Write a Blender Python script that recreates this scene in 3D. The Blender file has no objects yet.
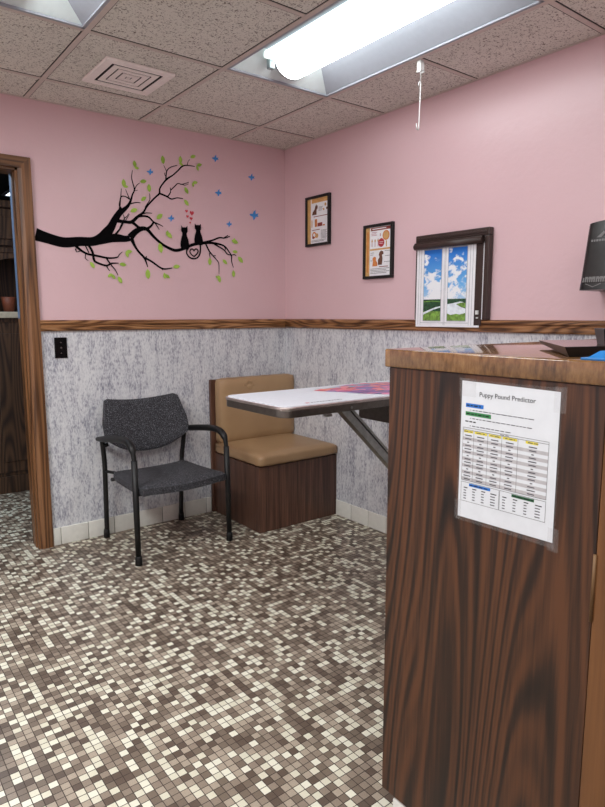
import bpy, bmesh, math, random
from mathutils import Vector, Matrix
random.seed(7)
C = bpy.context.scene.collection
PI = math.pi

# ------------------------------------------------------------------ materials
def lin(c):
    return tuple(((v/255)/12.92 if v/255 <= .04045 else ((v/255+.055)/1.055)**2.4) for v in c)+(1,)
MATS = {}
class NT:
    def __init__(s, name):
        s.m = bpy.data.materials.new(name); s.m.use_nodes = True
        s.t = s.m.node_tree; s.b = s.t.nodes['Principled BSDF']; MATS[name] = s.m
    def n(s, kind, **kw):
        nd = s.t.nodes.new(kind)
        for k, v in kw.items():
            if k.startswith('i_'): nd.inputs[k[2:].replace('_', ' ')].default_value = v
            else: setattr(nd, k, v)
        return nd
    def l(s, a, b): s.t.links.new(a, b)
    def math(s, op, a, b=None, c=None):
        nd = s.n('ShaderNodeMath', operation=op)
        for i, v in enumerate((a, b, c)):
            if v is None: continue
            if isinstance(v, (int, float)): nd.inputs[i].default_value = v
            else: s.l(v, nd.inputs[i])
        return nd.outputs[0]
    def coords(s, scale=(1, 1, 1), loc=(0, 0, 0)):
        tc = s.n('ShaderNodeTexCoord'); mp = s.n('ShaderNodeMapping')
        mp.inputs['Scale'].default_value = scale; mp.inputs['Location'].default_value = loc
        s.l(tc.outputs['Object'], mp.inputs['Vector']); return mp.outputs[0]
    def noise(s, vec, scale, detail=2, rough=.5):
        nd = s.n('ShaderNodeTexNoise'); nd.inputs['Scale'].default_value = scale
        nd.inputs['Detail'].default_value = detail; nd.inputs['Roughness'].default_value = rough
        s.l(vec, nd.inputs['Vector']); return nd.outputs['Fac']
    def ramp(s, fac, stops, interp='LINEAR'):
        r = s.n('ShaderNodeValToRGB'); r.color_ramp.interpolation = interp
        e = r.color_ramp.elements
        while len(e) < len(stops): e.new(.5)
        for el, (p, c) in zip(e, stops): el.position = p; el.color = c if len(c) == 4 else lin(c)
        s.l(fac, r.inputs[0]); return r.outputs[0]
    def mix(s, fac, a, b, mode='MIX'):
        nd = s.n('ShaderNodeMix', data_type='RGBA', blend_type=mode)
        if isinstance(fac, (int, float)): nd.inputs[0].default_value = fac
        else: s.l(fac, nd.inputs[0])
        for i, v in ((6, a), (7, b)):
            if isinstance(v, tuple): nd.inputs[i].default_value = v if len(v) == 4 else lin(v)
            else: s.l(v, nd.inputs[i])
        return nd.outputs[2]
    def color(s, c): s.l(c, s.b.inputs['Base Color'])
    def bump(s, h, strength=.2, dist=.002):
        bp = s.n('ShaderNodeBump'); bp.inputs['Strength'].default_value = strength
        bp.inputs['Distance'].default_value = dist
        s.l(h, bp.inputs['Height']); s.l(bp.outputs[0], s.b.inputs['Normal'])
    def set(s, **kw):
        for k, v in kw.items(): s.b.inputs[k.replace('_', ' ')].default_value = v
        return s

def plain(name, rgb, rough=.5, metal=0, var=.06, scale=40):
    t = NT(name); v = t.coords()
    f = t.noise(v, scale, 3)
    d = tuple(c*(1-var) for c in rgb); u = tuple(min(255, c*(1+var)) for c in rgb)
    t.color(t.ramp(f, [(.3, d), (.7, u)])); t.set(Roughness=rough, Metallic=metal)
    return t.m

def wood(name, dark, mid, light, axis='Z', rough=.35, ring=26, scale=2.2, stretch=.1, pore=.5, coat=0, lines=.6, hair=0, ringw=.45):
    t = NT(name); k = 'XYZ'.index(axis)
    sc = [1, 1, 1]; sc[k] = stretch
    v = t.coords(tuple(sc))
    big = t.noise(v, scale, 1.2, .4)
    s = t.math('SINE', t.math('MULTIPLY', big, ring*6.283/3))
    s = t.math('POWER', t.math('MULTIPLY_ADD', s, .5, .5), lines)
    sc2 = [1, 1, 1]; sc2[k] = .025
    v2 = t.coords(tuple(sc2), (3.1, 1.7, .4))
    fine = t.noise(v2, 120, 3, .7)
    wide = t.noise(v2, 16, 2, .5)
    if hair:                                        # hairline growth rings following the same figure
        b3 = t.noise(v, scale, 1.6, .4)
        s3 = t.math('MULTIPLY_ADD', t.math('SINE', t.math('MULTIPLY', b3, ring*2.1*6.283/3)), .5, .5)
        fine = t.math('ADD', t.math('MULTIPLY', fine, 1-hair), t.math('MULTIPLY', s3, hair))
    f = t.math('ADD', t.math('MULTIPLY', s, ringw), t.math('MULTIPLY', fine, pore))
    f = t.math('ADD', f, t.math('MULTIPLY', wide, .45)); f = t.math('SUBTRACT', f, pore*.25+ringw*.2)
    col = t.ramp(f, [(.12, dark), (.45, mid), (.85, light)])
    t.color(col); t.set(Roughness=rough)
    if coat: t.set(Coat_Weight=coat, Coat_Roughness=.1)
    t.bump(fine, .12, .001)
    return t.m

# walls
t = NT('pink_paint'); v = t.coords()
f = t.noise(v, 1.3, 2); t.color(t.ramp(f, [(.3, (220, 186, 191)), (.7, (225, 192, 197))]))
t.set(Roughness=.33); t.bump(t.noise(v, 22, 4, .6), .25, .006)
t = NT('grey_wallpaper')
vA = t.coords((1, 1, .3)); vB = t.coords((1, 1, .4)); vC = t.coords((1, 1, .3))
a = t.noise(vA, 46, 4, .7); b = t.noise(vB, 130, 2, .6); c = t.noise(vC, 12, 3, .6)
f = t.math('ADD', t.math('MULTIPLY', a, .45), t.math('ADD', t.math('MULTIPLY', b, .45), t.math('MULTIPLY', c, .3)))
t.color(t.ramp(f, [(.43, (122, 122, 136)), (.53, (168, 169, 180)), (.61, (208, 209, 213)), (.73, (224, 225, 227))]))
t.set(Roughness=.6); t.bump(b, .15, .001)
# ceiling tile
t = NT('fissured_ceiling_tile'); v = t.coords()
n1 = t.noise(v, 130, 3, .75); n2 = t.noise(v, 60, 3, .7); n3 = t.noise(v, 3, 2)
base = t.ramp(n3, [(.3, (220, 217, 208)), (.7, (228, 225, 216))])
hole = t.ramp(t.math('MULTIPLY_ADD', n2, .35, t.math('MULTIPLY', n1, .65)), [(.40, (0, 0, 0, 1)), (.47, (1, 1, 1, 1))])
t.color(t.mix(hole, (116, 106, 98), base)); t.set(Roughness=.9); t.bump(n1, .4, .003)
# floor mosaic
t = NT('mosaic_floor_tile'); P = .0257
tc = t.n('ShaderNodeTexCoord'); sx = t.n('ShaderNodeSeparateXYZ'); t.l(tc.outputs['Object'], sx.inputs[0])
ux = t.math('DIVIDE', sx.outputs[0], P); uy = t.math('DIVIDE', sx.outputs[1], P)
fx = t.math('FLOOR', ux); fy = t.math('FLOOR', uy)
cb = t.n('ShaderNodeCombineXYZ'); t.l(fx, cb.inputs[0]); t.l(fy, cb.inputs[1])
wn = t.n('ShaderNodeTexWhiteNoise', noise_dimensions='3D'); t.l(cb.outputs[0], wn.inputs['Vector'])
colr = t.ramp(wn.outputs['Value'], [(0, (98, 84, 73)), (.12, (122, 109, 96)), (.33, (148, 135, 121)), (.52, (176, 164, 148)), (.73, (216, 213, 198)), (.87, (226, 224, 210))], 'CONSTANT')
v = t.coords(); sp = t.noise(v, 380, 2, .7)
colr = t.mix(.35, colr, t.ramp(sp, [(.3, (70, 62, 56)), (.7, (200, 190, 178))]), 'OVERLAY')
def edge(u):
    fr = t.math('FRACT', u); return t.math('ABSOLUTE', t.math('SUBTRACT', fr, .5))
g = t.math('GREATER_THAN', t.math('MAXIMUM', edge(ux), edge(uy)), .452)
t.color(t.mix(g, colr, (62, 51, 44)))
rg = t.math('MULTIPLY_ADD', g, .4, .36); t.l(rg, t.b.inputs['Roughness'])
t.bump(t.math('SUBTRACT', 1, g), .5, .001)
# woods
wood('walnut_laminate', (15, 9, 6), (46, 27, 17), (88, 53, 31), 'Z', .4, 84, 2.9, .1, .95, 0, .6, .22, .36)
wood('bench_walnut', (40, 25, 21), (72, 47, 38), (110, 76, 60), 'Z', .35, 24, 6.0, .05, 1.2, 0, .6, 0, .2)
wood('stile_oak', (58, 34, 18), (96, 62, 34), (124, 82, 46), 'Z', .36, 30, 3.5, .08, .6)
wood('rail_oak_x', (40, 22, 10), (112, 74, 42), (182, 134, 92), 'X', .3, 50, 11, .1, .8)
wood('rail_oak_y', (34, 18, 8), (98, 62, 34), (172, 124, 84), 'Y', .3, 50, 11, .1, .8)
wood('door_oak_z', (36, 21, 11), (88, 57, 34), (136, 94, 60), 'Z', .38, 30, 9, .05, .9)
wood('door_oak_x', (46, 27, 14), (94, 62, 36), (130, 90, 56), 'X', .38, 40, 9, .06, .7)
wood('dark_cabinet_oak', (26, 17, 12), (56, 38, 27), (92, 66, 46), 'Z', .4, 50, 6, .1, .6)
t = NT('butcher_block'); tc = t.n('ShaderNodeTexCoord'); sx = t.n('ShaderNodeSeparateXYZ'); t.l(tc.outputs['Object'], sx.inputs[0])
st = t.math('FLOOR', t.math('DIVIDE', sx.outputs[1], .062)); cb = t.n('ShaderNodeCombineXYZ'); t.l(st, cb.inputs[1])
wn = t.n('ShaderNodeTexWhiteNoise', noise_dimensions='3D'); t.l(cb.outputs[0], wn.inputs['Vector'])
v = t.coords((.3, 1, .35)); gr = t.noise(v, 95, 4, .65)
f = t.math('ADD', t.math('MULTIPLY', wn.outputs['Value'], .3), t.math('MULTIPLY', gr, .8))
t.color(t.ramp(f, [(.3, (74, 48, 26)), (.52, (116, 82, 48)), (.8, (150, 112, 70))])); t.set(Roughness=.12)
t.b.inputs['Coat Weight'].default_value = .6; t.b.inputs['Coat Roughness'].default_value = .06
# fabrics etc
t = NT('charcoal_fabric'); v = t.coords(); n = t.noise(v, 240, 2, .85); n2 = t.noise(v, 60, 2)
t.color(t.ramp(n, [(.40, (32, 32, 36)), (.56, (56, 56, 61)), (.66, (140, 140, 147))])); t.set(Roughness=.95); t.bump(n, .5, .002)
plain('chair_back_fabric', (52, 50, 53), .95, 0, .15, 300)
t = NT('tan_vinyl'); v = t.coords(); n = t.noise(v, 4, 3)
t.color(t.ramp(n, [(.3, (158, 126, 92)), (.7, (172, 140, 104))])); t.set(Roughness=.4); t.bump(t.noise(v, 260, 2), .12, .001)
plain('black_frame', (6, 6, 7), .5)
plain('black_rubber', (14, 14, 14), .7)
plain('black_plastic', (16, 16, 18), .3)
plain('glossy_black', (20, 18, 20), .06)
plain('label_grey', (116, 114, 114), .5, 0, .01)
plain('brown_plastic', (58, 44, 40), .35)
plain('smoke_plastic', (40, 38, 38), .22)
plain('smoke_plastic_edge', (62, 46, 44), .3)
plain('white_paint', (235, 236, 234), .5, 0, .01)
plain('white_print', (240, 241, 244), .3, 0, .01)
plain('white_plastic', (225, 228, 226), .35, 0, .01)
plain('groove_grey', (170, 174, 180), .5)
plain('tbar_paint', (206, 194, 186), .5, 0, .02)
plain('vent_paint', (248, 240, 236), .5, 0, .02)
plain('dark_void', (22, 20, 20), .8)
plain('table_white', (236, 241, 250), .25, 0, .01)
plain('ceramic_white', (226, 225, 217), .25, 0, .015)
plain('grout_grey', (120, 116, 106), .8)
plain('paper_white', (212, 216, 220), .6, 0, .015)
plain('ink_black', (18, 18, 20), .8)
plain('ink_grey', (84, 84, 90), .8)
plain('cell_grey', (176, 174, 176), .7)
plain('ink_blue', (34, 108, 190), .6)
plain('ink_green', (46, 128, 70), .6)
plain('ink_dark_green', (30, 92, 56), .6)
plain('ink_yellow', (214, 200, 60), .6)
plain('ink_tan', (208, 164, 104), .6)
plain('ink_orange', (206, 128, 66), .6)
plain('ink_red', (176, 54, 62), .6)
plain('ink_maroon', (140, 62, 54), .6)
plain('ink_brown', (104, 66, 48), .6)
plain('ink_lilac', (200, 160, 170), .6)
plain('decal_black', (8, 7, 9), 1); MATS['decal_black'].node_tree.nodes['Principled BSDF'].inputs['Specular IOR Level'].default_value = .1
plain('decal_green', (166, 200, 84), .8)
plain('decal_green_dark', (150, 184, 72), .8)
plain('decal_blue', (66, 142, 214), .8)
plain('decal_red', (206, 66, 80), .8)
plain('steel', (150, 146, 142), .28, .9)
plain('dark_steel', (92, 84, 79), .35, .7)
plain('tray_steel', (112, 104, 98), .3, .8)
plain('rim_aluminium', (196, 182, 178), .3, .8)
plain('brass', (104, 76, 46), .5, .2)
plain('blue_plastic', (20, 104, 168), .35)
plain('cream_laminate', (190, 178, 156), .4)
plain('terracotta', (120, 62, 40), .6)
plain('lit_jamb_edge', (104, 128, 160), .4)
plain('towel_paper', (176, 172, 170), .8)
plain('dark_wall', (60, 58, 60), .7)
plain('lake_white', (226, 236, 244), .4)
plain('tree_green', (34, 72, 44), .6, 0, .35, 60)
plain('grass_green', (112, 150, 64), .6, 0, .25, 70)
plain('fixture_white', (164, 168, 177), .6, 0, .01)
plain('fixture_end_lit', (226, 236, 236), .6, 0, .01)  # end slopes coloured brighter than the sides for lens light on them
plain('clip_grey', (150, 165, 168), .5)
t = NT('sky_print'); tc = t.n('ShaderNodeTexCoord'); sx = t.n('ShaderNodeSeparateXYZ'); t.l(tc.outputs['Object'], sx.inputs[0])
hz = t.math('MULTIPLY', t.math('SUBTRACT', sx.outputs[2], .10), 3.4)
sky = t.ramp(hz, [(0, (206, 226, 240)), (.4, (110, 180, 236)), (1, (26, 112, 206))])
v = t.coords((1, 1, 1.3)); cl = t.noise(v, 15, 4, .6)
m = t.ramp(t.math('SUBTRACT', cl, t.math('MULTIPLY', hz, .22)), [(.36, (0, 0, 0, 1)), (.44, (1, 1, 1, 1))])
t.color(t.mix(m, sky, (240, 244, 248))); t.set(Roughness=.3)
t = NT('rainbow_print'); v = t.coords((1, 1.4, 1)); vo = t.n('ShaderNodeTexVoronoi'); vo.inputs['Scale'].default_value = 22
t.l(v, vo.inputs['Vector'])
sp = t.n('ShaderNodeSeparateColor'); t.l(vo.outputs['Color'], sp.inputs[0])
s2 = t.n('ShaderNodeSeparateXYZ'); t.l(v, s2.inputs[0])
ff = t.math('ADD', t.math('MULTIPLY', sp.outputs[0], .62), t.math('MULTIPLY_ADD', s2.outputs[1], .75, .2))
t.color(t.ramp(ff, [(0, (60, 66, 120)), (.18, (120, 84, 160)), (.3, (96, 120, 180)), (.38, (186, 90, 150)), (.48, (232, 120, 160)), (.56, (150, 80, 150)), (.63, (240, 130, 130)), (.7, (216, 64, 96)), (.78, (250, 150, 120)), (.86, (130, 170, 200))], 'CONSTANT')); t.set(Roughness=.3)
def emis(name, rgb, strength):
    t = NT(name); t.set(Base_Color=lin((240, 240, 240)), Emission_Color=rgb+(1,), Emission_Strength=strength, Roughness=.4)
    return t.m
LENS = 7.0
emis('lamp_lens', (.95, 1.0, 1.0), LENS)
emis('lamp_lens_side', (.86, 1.0, .98), LENS*.12)
emis('far_lamp', (.8, .92, 1.0), 3)
t = NT('clear_tape'); out = t.t.nodes['Material Output']; tr = t.n('ShaderNodeBsdfTransparent'); mx = t.n('ShaderNodeMixShader')
v = t.coords(); f = t.math('MULTIPLY_ADD', t.noise(v, 60, 2), .04, .03); t.l(f, mx.inputs[0])
t.set(Base_Color=lin((200, 196, 196)), Roughness=.2)
t.l(tr.outputs[0], mx.inputs[1]); t.l(t.b.outputs[0], mx.inputs[2]); t.l(mx.outputs[0], out.inputs[0])
t = NT('cabinet_glass'); out = t.t.nodes['Material Output']; tr = t.n('ShaderNodeBsdfTransparent'); mx = t.n('ShaderNodeMixShader'); mx.inputs[0].default_value = .3
v = t.coords(); t.color(t.ramp(t.noise(v, 5), [(.3, (24, 30, 40)), (.7, (40, 50, 66))])); t.set(Roughness=.05)
t.l(tr.outputs[0], mx.inputs[1]); t.l(t.b.outputs[0], mx.inputs[2]); t.l(mx.outputs[0], out.inputs[0])

# ------------------------------------------------------------------ mesh builder
class MB:
    def __init__(s, *mats): s.bm = bmesh.new(); s.mats = list(mats)
    def mi(s, m):
        if m is None: return 0
        if m not in s.mats: s.mats.append(m)
        return s.mats.index(m)
    def poly(s, pts, m=None):
        f = s.bm.faces.new([s.bm.verts.new(p) for p in pts]); f.material_index = s.mi(m); return s
    def add(s, src, m=None, mat=None):
        i = s.mi(m); vm = {}
        for v in src.verts: vm[v] = s.bm.verts.new(mat @ v.co if mat else v.co)
        for f in src.faces:
            nf = s.bm.faces.new([vm[v] for v in f.verts]); nf.material_index = i; nf.smooth = f.smooth
        src.free(); return s
    def box(s, x0, x1, y0, y1, z0, z1, m=None, bev=0, seg=2, mat=None):
        b = bmesh.new(); bmesh.ops.create_cube(b, size=1)
        for v in b.verts:
            v.co = Vector(((x0+x1)/2+v.co.x*(x1-x0), (y0+y1)/2+v.co.y*(y1-y0), (z0+z1)/2+v.co.z*(z1-z0)))
        if bev:
            bmesh.ops.bevel(b, geom=b.edges[:], offset=bev, segments=seg, profile=.5, affect='EDGES')
            if seg > 2:
                for f in b.faces: f.smooth = True
        return s.add(b, m, mat)
    def prism(s, pts, d, m=None, bev=0, seg=2):
        """pts: 3D polygon, extruded by vector d"""
        b = bmesh.new(); d = Vector(d); n = len(pts)
        A = [b.verts.new(Vector(p)) for p in pts]; B = [b.verts.new(Vector(p)+d) for p in pts]
        b.faces.new(A[::-1]); b.faces.new(B)
        for i in range(n): b.faces.new((A[i], A[(i+1) % n], B[(i+1) % n], B[i]))
        bmesh.ops.recalc_face_normals(b, faces=b.faces[:])
        if bev: bmesh.ops.bevel(b, geom=b.edges[:], offset=bev, segments=seg, profile=.5, affect='EDGES')
        return s.add(b, m)
    def tube(s, pts, rad, m=None, seg=12, flat=1.0, up=None, caps=True):
        """tube along a polyline; rad: number or list; flat: second half-axis factor"""
        b = bmesh.new(); pts = [Vector(p) for p in pts]; n = len(pts)
        rad = [rad]*n if isinstance(rad, (int, float)) else rad
        rings = []; prev = None
        for i, p in enumerate(pts):
            tg = (pts[min(i+1, n-1)]-pts[max(i-1, 0)]).normalized()
            if prev is None:
                ref = Vector(up) if up else (Vector((0, 0, 1)) if abs(tg.z) < .9 else Vector((1, 0, 0)))
                a = (ref-tg*ref.dot(tg)).normalized()
            else: a = (prev-tg*prev.dot(tg)).normalized()
            prev = a; c = tg.cross(a); r = rad[i]
            rings.append([b.verts.new(p+a*(math.cos(2*PI*k/seg)*r)+c*(math.sin(2*PI*k/seg)*r*flat)) for k in range(seg)])
        for i in range(n-1):
            for k in range(seg):
                f = b.faces.new((rings[i][k], rings[i][(k+1) % seg], rings[i+1][(k+1) % seg], rings[i+1][k])); f.smooth = True
        if caps: b.faces.new(rings[0][::-1]); b.faces.new(rings[-1])
        return s.add(b, m)
    def grid(s, fn, nu, nv, m=None, closed_u=False, smooth=True):
        b = bmesh.new(); V = [[b.verts.new(fn(i/nu, j/nv)) for j in range(nv+1)] for i in range(nu+1)]
        for i in range(nu):
            for j in range(nv):
                f = b.faces.new((V[i][j], V[i+1][j], V[i+1][j+1], V[i][j+1])); f.smooth = smooth
        return s.add(b, m)
    def build(s, name, parent=None, loc=None):
        """mesh vertices are in world coordinates for a top-level object at loc, else in the parent's frame"""
        me = bpy.data.meshes.new(name)
        if loc is not None: bmesh.ops.translate(s.bm, verts=s.bm.verts[:], vec=-Vector(loc))
        s.bm.to_mesh(me); s.bm.free()
        for m in s.mats: me.materials.append(MATS[m])
        o = bpy.data.objects.new(name, me); C.objects.link(o)
        if parent: o.parent = parent
        if loc is not None: o.location = loc
        return o
def tag(o, label, cat, group=None, kind=None):
    o['label'] = label; o['category'] = cat
    if group: o['group'] = group
    if kind: o['kind'] = kind
    return o
def thing(name, label, cat, loc, rot=(0, 0, 0), group=None):
    o = bpy.data.objects.new(name, None); C.objects.link(o); o.location = loc; o.rotation_euler = rot
    o.empty_display_size = .05
    return tag(o, label, cat, group)
def part(mb, name, parent, world=True):
    """child mesh; vertices given in world coords unless world=False (parent unrotated)"""
    if world:
        off = Vector((0, 0, 0)); q = parent
        while q: off += Vector(q.location); q = q.parent
        bmesh.ops.translate(mb.bm, verts=mb.bm.verts[:], vec=-off)
    return mb.build(name, parent)
def struct(mb, name):
    o = mb.build(name); o['kind'] = 'structure'; return o
def text_bm(s, size, align='CENTER', bold=0):
    cu = bpy.data.curves.new('lettering', 'FONT'); cu.body = s; cu.size = size; cu.align_x = align; cu.align_y = 'CENTER'; cu.offset = bold
    o = bpy.data.objects.new('lettering', cu); C.objects.link(o)
    dg = bpy.context.evaluated_depsgraph_get(); me = bpy.data.meshes.new_from_object(o.evaluated_get(dg))
    b = bmesh.new(); b.from_mesh(me)
    bpy.data.objects.remove(o); bpy.data.curves.remove(cu); bpy.data.meshes.remove(me)
    return b

H = 2.44; RZ0, RZ1 = 1.231, 1.291
XW, YB = -4.2, -4.7                     # far sides of the room, behind the camera
D0, D1, DH = -1.735, -2.60, 2.08        # door opening in the left wall
CX = [-.42-.625*k for k in range(0, 7)]; CY = [-.327-.6262*k for k in range(0, 8)]

# ------------------------------------------------------------------ setting
mb = MB('mosaic_floor_tile'); mb.box(XW-.1, .1, YB-.1, 3.4, -.06, 0); struct(mb, 'floor')
mid = (RZ0+RZ1)/2
mb = MB('pink_paint', 'grey_wallpaper')
def wall_seg_y(mb, x0, x1, y0, y1, z0, z1):
    if z0 < mid < z1:
        mb.box(x0, x1, y0, y1, z0, mid, 'grey_wallpaper'); mb.box(x0, x1, y0, y1, mid, z1, 'pink_paint')
    else: mb.box(x0, x1, y0, y1, z0, z1, 'pink_paint' if z0 >= mid else 'grey_wallpaper')
wall_seg_y(mb, D0, .1, 0, .12, 0, 2.6); wall_seg_y(mb, D1, D0, 0, .12, DH, 2.6); wall_seg_y(mb, XW, D1, 0, .12, 0, 2.6)
struct(mb, 'wall_left')
mb = MB('pink_paint', 'grey_wallpaper'); wall_seg_y(mb, 0, .1, YB, 0, 0, 2.6); struct(mb, 'wall_right')
mb = MB('pink_paint', 'grey_wallpaper'); wall_seg_y(mb, XW, .1, YB-.1, YB, 0, 2.6); struct(mb, 'wall_back')
mb = MB('pink_paint', 'grey_wallpaper'); wall_seg_y(mb, XW-.1, XW, YB, .12, 0, 2.6); struct(mb, 'wall_far')

# ceiling: fissured tiles laid in the grid, open where the light fixtures drop in
FIX = [(0, 1), (2, 1), (0, 4), (2, 4), (4, 1), (4, 4)]
holes = {(i, j+d) for i, j in FIX for d in (0, 1)}
xs = [0]+CX+[XW]; ys = [0]+CY[:]+[YB]
mb = MB('fissured_ceiling_tile')
for i in range(len(xs)-1):
    for j in range(len(ys)-1):
        if (i-1, j-1) in holes: continue
        mb.box(xs[i+1]+.004, xs[i]-.004, ys[j+1]+.004, ys[j]-.004, H, H+.02)
mb.box(XW, .1, YB, 0, H+.13, H+.15)  # unseen slab added above the tiles to keep out world light
struct(mb, 'ceiling')
mb = MB('tbar_paint', 'dark_void')
for x in CX:
    mb.box(x-.011, x+.011, YB, 0, H-.004, H+.012, 'tbar_paint')
    mb.box(x-.0155, x-.011, YB, 0, H-.0008, H+.012, 'dark_void'); mb.box(x+.011, x+.0155, YB, 0, H-.0008, H+.012, 'dark_void')  # dark strips painted in as shadow lines along the bars
for y in CY:
    for i in range(len(xs)-1):
        if any(a == i-1 and CY[b+1] == y for a, b in FIX): continue
        mb.box(xs[i+1]+.011, xs[i]-.011, y-.011, y+.011, H-.003, H+.012, 'tbar_paint')
        mb.box(xs[i+1]+.011, xs[i]-.011, y+.011, y+.0165, H-.0008, H+.012, 'dark_void'); mb.box(xs[i+1]+.011, xs[i]-.011, y-.0165, y-.011, H-.0008, H+.012, 'dark_void')  # painted shadow lines on both sides of the cross bars
mb.box(-.014, 0, YB, 0, H-.003, H+.01, 'tbar_paint'); mb.box(XW, 0, -.014, 0, H-.003, H+.01, 'tbar_paint')
struct(mb, 'trim_1')                                                            # ceiling grid

# chair rails
def rail_profile():
    return [(0, RZ0), (.014, RZ0), (.02, RZ0+.008), (.02, RZ0+.022), (.013, RZ0+.028), (.013, RZ0+.033), (.022, RZ0+.04), (.022, RZ1-.006), (.016, RZ1), (0, RZ1)]
mb = MB('rail_oak_x'); mb.prism([(-1.669, -d, z) for d, z in rail_profile()], (1.669, 0, 0)); struct(mb, 'trim_2')
mb = MB('rail_oak_y'); mb.prism([(-d, -.022, z) for d, z in rail_profile()], (0, YB+.022, 0)); struct(mb, 'trim_3')
# ceramic baseboards
def tiles(mb, a0, a1, fn, first=.0):
    w = .158; a = a0; first_w = first or w
    while a < a1-.004:
        b = min(a+(first_w if a == a0 else w), a1)
        fn(a+.0012, b-.0012); a = b
mb = MB('ceramic_white', 'grout_grey')
tiles(mb, -1.669, -.634, lambda a, b: mb.box(a, b, -.012, -.001, 0, .104, 'ceramic_white', .004, 3), .046)
mb.box(-1.669, -.634, -.009, 0, 0, .1, 'grout_grey'); struct(mb, 'baseboard_left')
mb = MB('ceramic_white', 'grout_grey')
tiles(mb, .572, 2.53, lambda a, b: mb.box(-.012, -.001, -b, -a, 0, .104, 'ceramic_white', .004, 3), .15)
mb.box(-.009, 0, -2.53, -.572, 0, .1, 'grout_grey'); struct(mb, 'baseboard_right')

# door frame
mb = MB('door_oak_z', 'door_oak_x', 'lit_jamb_edge')
def casing(x0, x1): mb.prism([(x0, -.001, 0), (x1, -.001, 0), (x1, -.012, 0), (x1+(x0-x1)*.2, -.02, 0), (x1+(x0-x1)*.75, -.02, 0), (x0, -.01, 0)], (0, 0, DH+.001), 'door_oak_z')
cz = .066
mb.prism([(D0, -.001, 0), (D0+cz, -.001, 0), (D0+cz, -.02, 0), (D0+.02, -.02, 0), (D0, -.012, 0)], (0, 0, DH), 'door_oak_z')
mb.prism([(D0, -.001, DH), (D0+cz, -.001, DH), (D0+cz, -.001, DH+.057), (D0, -.001, DH)][:3], (0, -.019, 0), 'door_oak_z')
mb.prism([(D0, -.001, DH), (D0+cz, -.001, DH+.057), (D1-cz, -.001, DH+.057), (D1, -.001, DH)], (0, -.019, 0), 'door_oak_x')
mb.box(D1-cz, D1, -.02, -.001, 0, DH, 'door_oak_z')
mb.box(D0-.012, D0+.001, -.004, .082, 0, DH, 'door_oak_z'); mb.box(D1-.001, D1+.012, -.004, .125, 0, DH, 'door_oak_z')
mb.box(D0-.018, D0-.011, .03, .05, 0, DH-.01, 'door_oak_z')                     # door stop
mb.box(D1, D0, -.004, .125, DH-.012, DH+.001, 'door_oak_x')
mb.box(D0-.012, D0+.001, .082, .125, 0, 1.3, 'door_oak_z'); mb.box(D0-.012, D0+.001, .082, .125, 1.3, DH, 'lit_jamb_edge')  # upper far jamb edge coloured pale blue for the next room's light
o = struct(mb, 'trim_4')                                                         # door casing

# adjoining room
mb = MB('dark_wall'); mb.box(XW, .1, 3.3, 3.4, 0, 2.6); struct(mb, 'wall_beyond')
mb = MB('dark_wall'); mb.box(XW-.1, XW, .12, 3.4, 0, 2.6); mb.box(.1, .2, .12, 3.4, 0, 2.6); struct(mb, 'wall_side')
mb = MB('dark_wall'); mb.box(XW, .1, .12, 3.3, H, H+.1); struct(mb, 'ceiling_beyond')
th = thing('kitchen_cabinet', 'dark oak cabinet with arched glass hutch seen through the doorway', 'cabinet', (-2.0, 1.3, 0))
X0, X1 = -3.35, -1.17
mb = MB('dark_cabinet_oak'); mb.box(X0, X1, 1.31, 1.75, .0, 1.30); mb.box(X0, X1, 1.296, 1.31, 0, .13, None, .003); part(mb, 'base', th)
for i in range(4):
    a = X0+.54*i+.02; b = a+.50
    mb = MB('dark_cabinet_oak'); mb.box(a, b, 1.292, 1.31, .16, 1.27, None, .004); mb.box(a+.07, b-.07, 1.284, 1.292, .24, 1.19, None, .006); part(mb, 'door', th)
mb = MB('cream_laminate'); mb.box(X0, X1, 1.27, 1.75, 1.30, 1.345, None, .004); part(mb, 'countertop', th)
mb = MB('dark_cabinet_oak'); mb.box(X0, X1, 1.72, 1.75, 1.345, 2.12); mb.box(X0, X1, 1.32, 1.74, 1.78, 2.1)
mb.box(X0, X1, 1.3, 1.75, 1.765, 1.80, None, .004); mb.box(X0, X1, 1.3, 1.75, 2.08, 2.13, None, .006)
for i in range(5): mb.box(X0+.54*i-.02*(i > 0), X0+.54*i+.03, 1.32, 1.72, 1.345, 1.78)
part(mb, 'hutch', th)
for i in range(4):
    a = X0+.54*i+.03; b = a+.48
    arch = [(a, 1.305, 1.765), (a, 1.305, 1.66)]+[(a+(b-a)*k/12, 1.305, 1.66+.07*math.sin(PI*k/12)) for k in range(1, 12)]+[(b, 1.305, 1.66), (b, 1.305, 1.765)]
    mb = MB('dark_cabinet_oak'); mb.prism(arch, (0, .018, 0)); part(mb, 'arched_header', th)
    mb = MB('dark_cabinet_oak'); mb.box(a, b, 1.302, 1.32, 1.815, 2.07, None, .004); mb.box(a+.07, b-.07, 1.296, 1.302, 1.86, 2.02, None, .004); part(mb, 'door', th)
mb = MB('terracotta'); mb.tube([(-1.50, 1.46, 1.346), (-1.50, 1.46, 1.40), (-1.50, 1.46, 1.455)], [.035, .045, .052], None, 20)
tag(mb.build('flower_pot', None, (-1.50, 1.46, 1.346)), 'orange clay pot on the cream counter beyond the doorway', 'pot')
mb = MB('white_plastic'); mb.tube([(-1.425, 1.37, 1.346), (-1.425, 1.37, 1.39), (-1.425, 1.37, 1.40), (-1.425, 1.37, 1.42)], [.018, .018, .010, .009], None, 16)
tag(mb.build('bottle', None, (-1.425, 1.37, 1.346)), 'small white bottle beside the clay pot beyond the doorway', 'bottle')
th = thing('ceiling_light', 'bluish ceiling light panel seen through the doorway of the next room', 'ceiling light', (-.89, 2.56, H))
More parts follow.
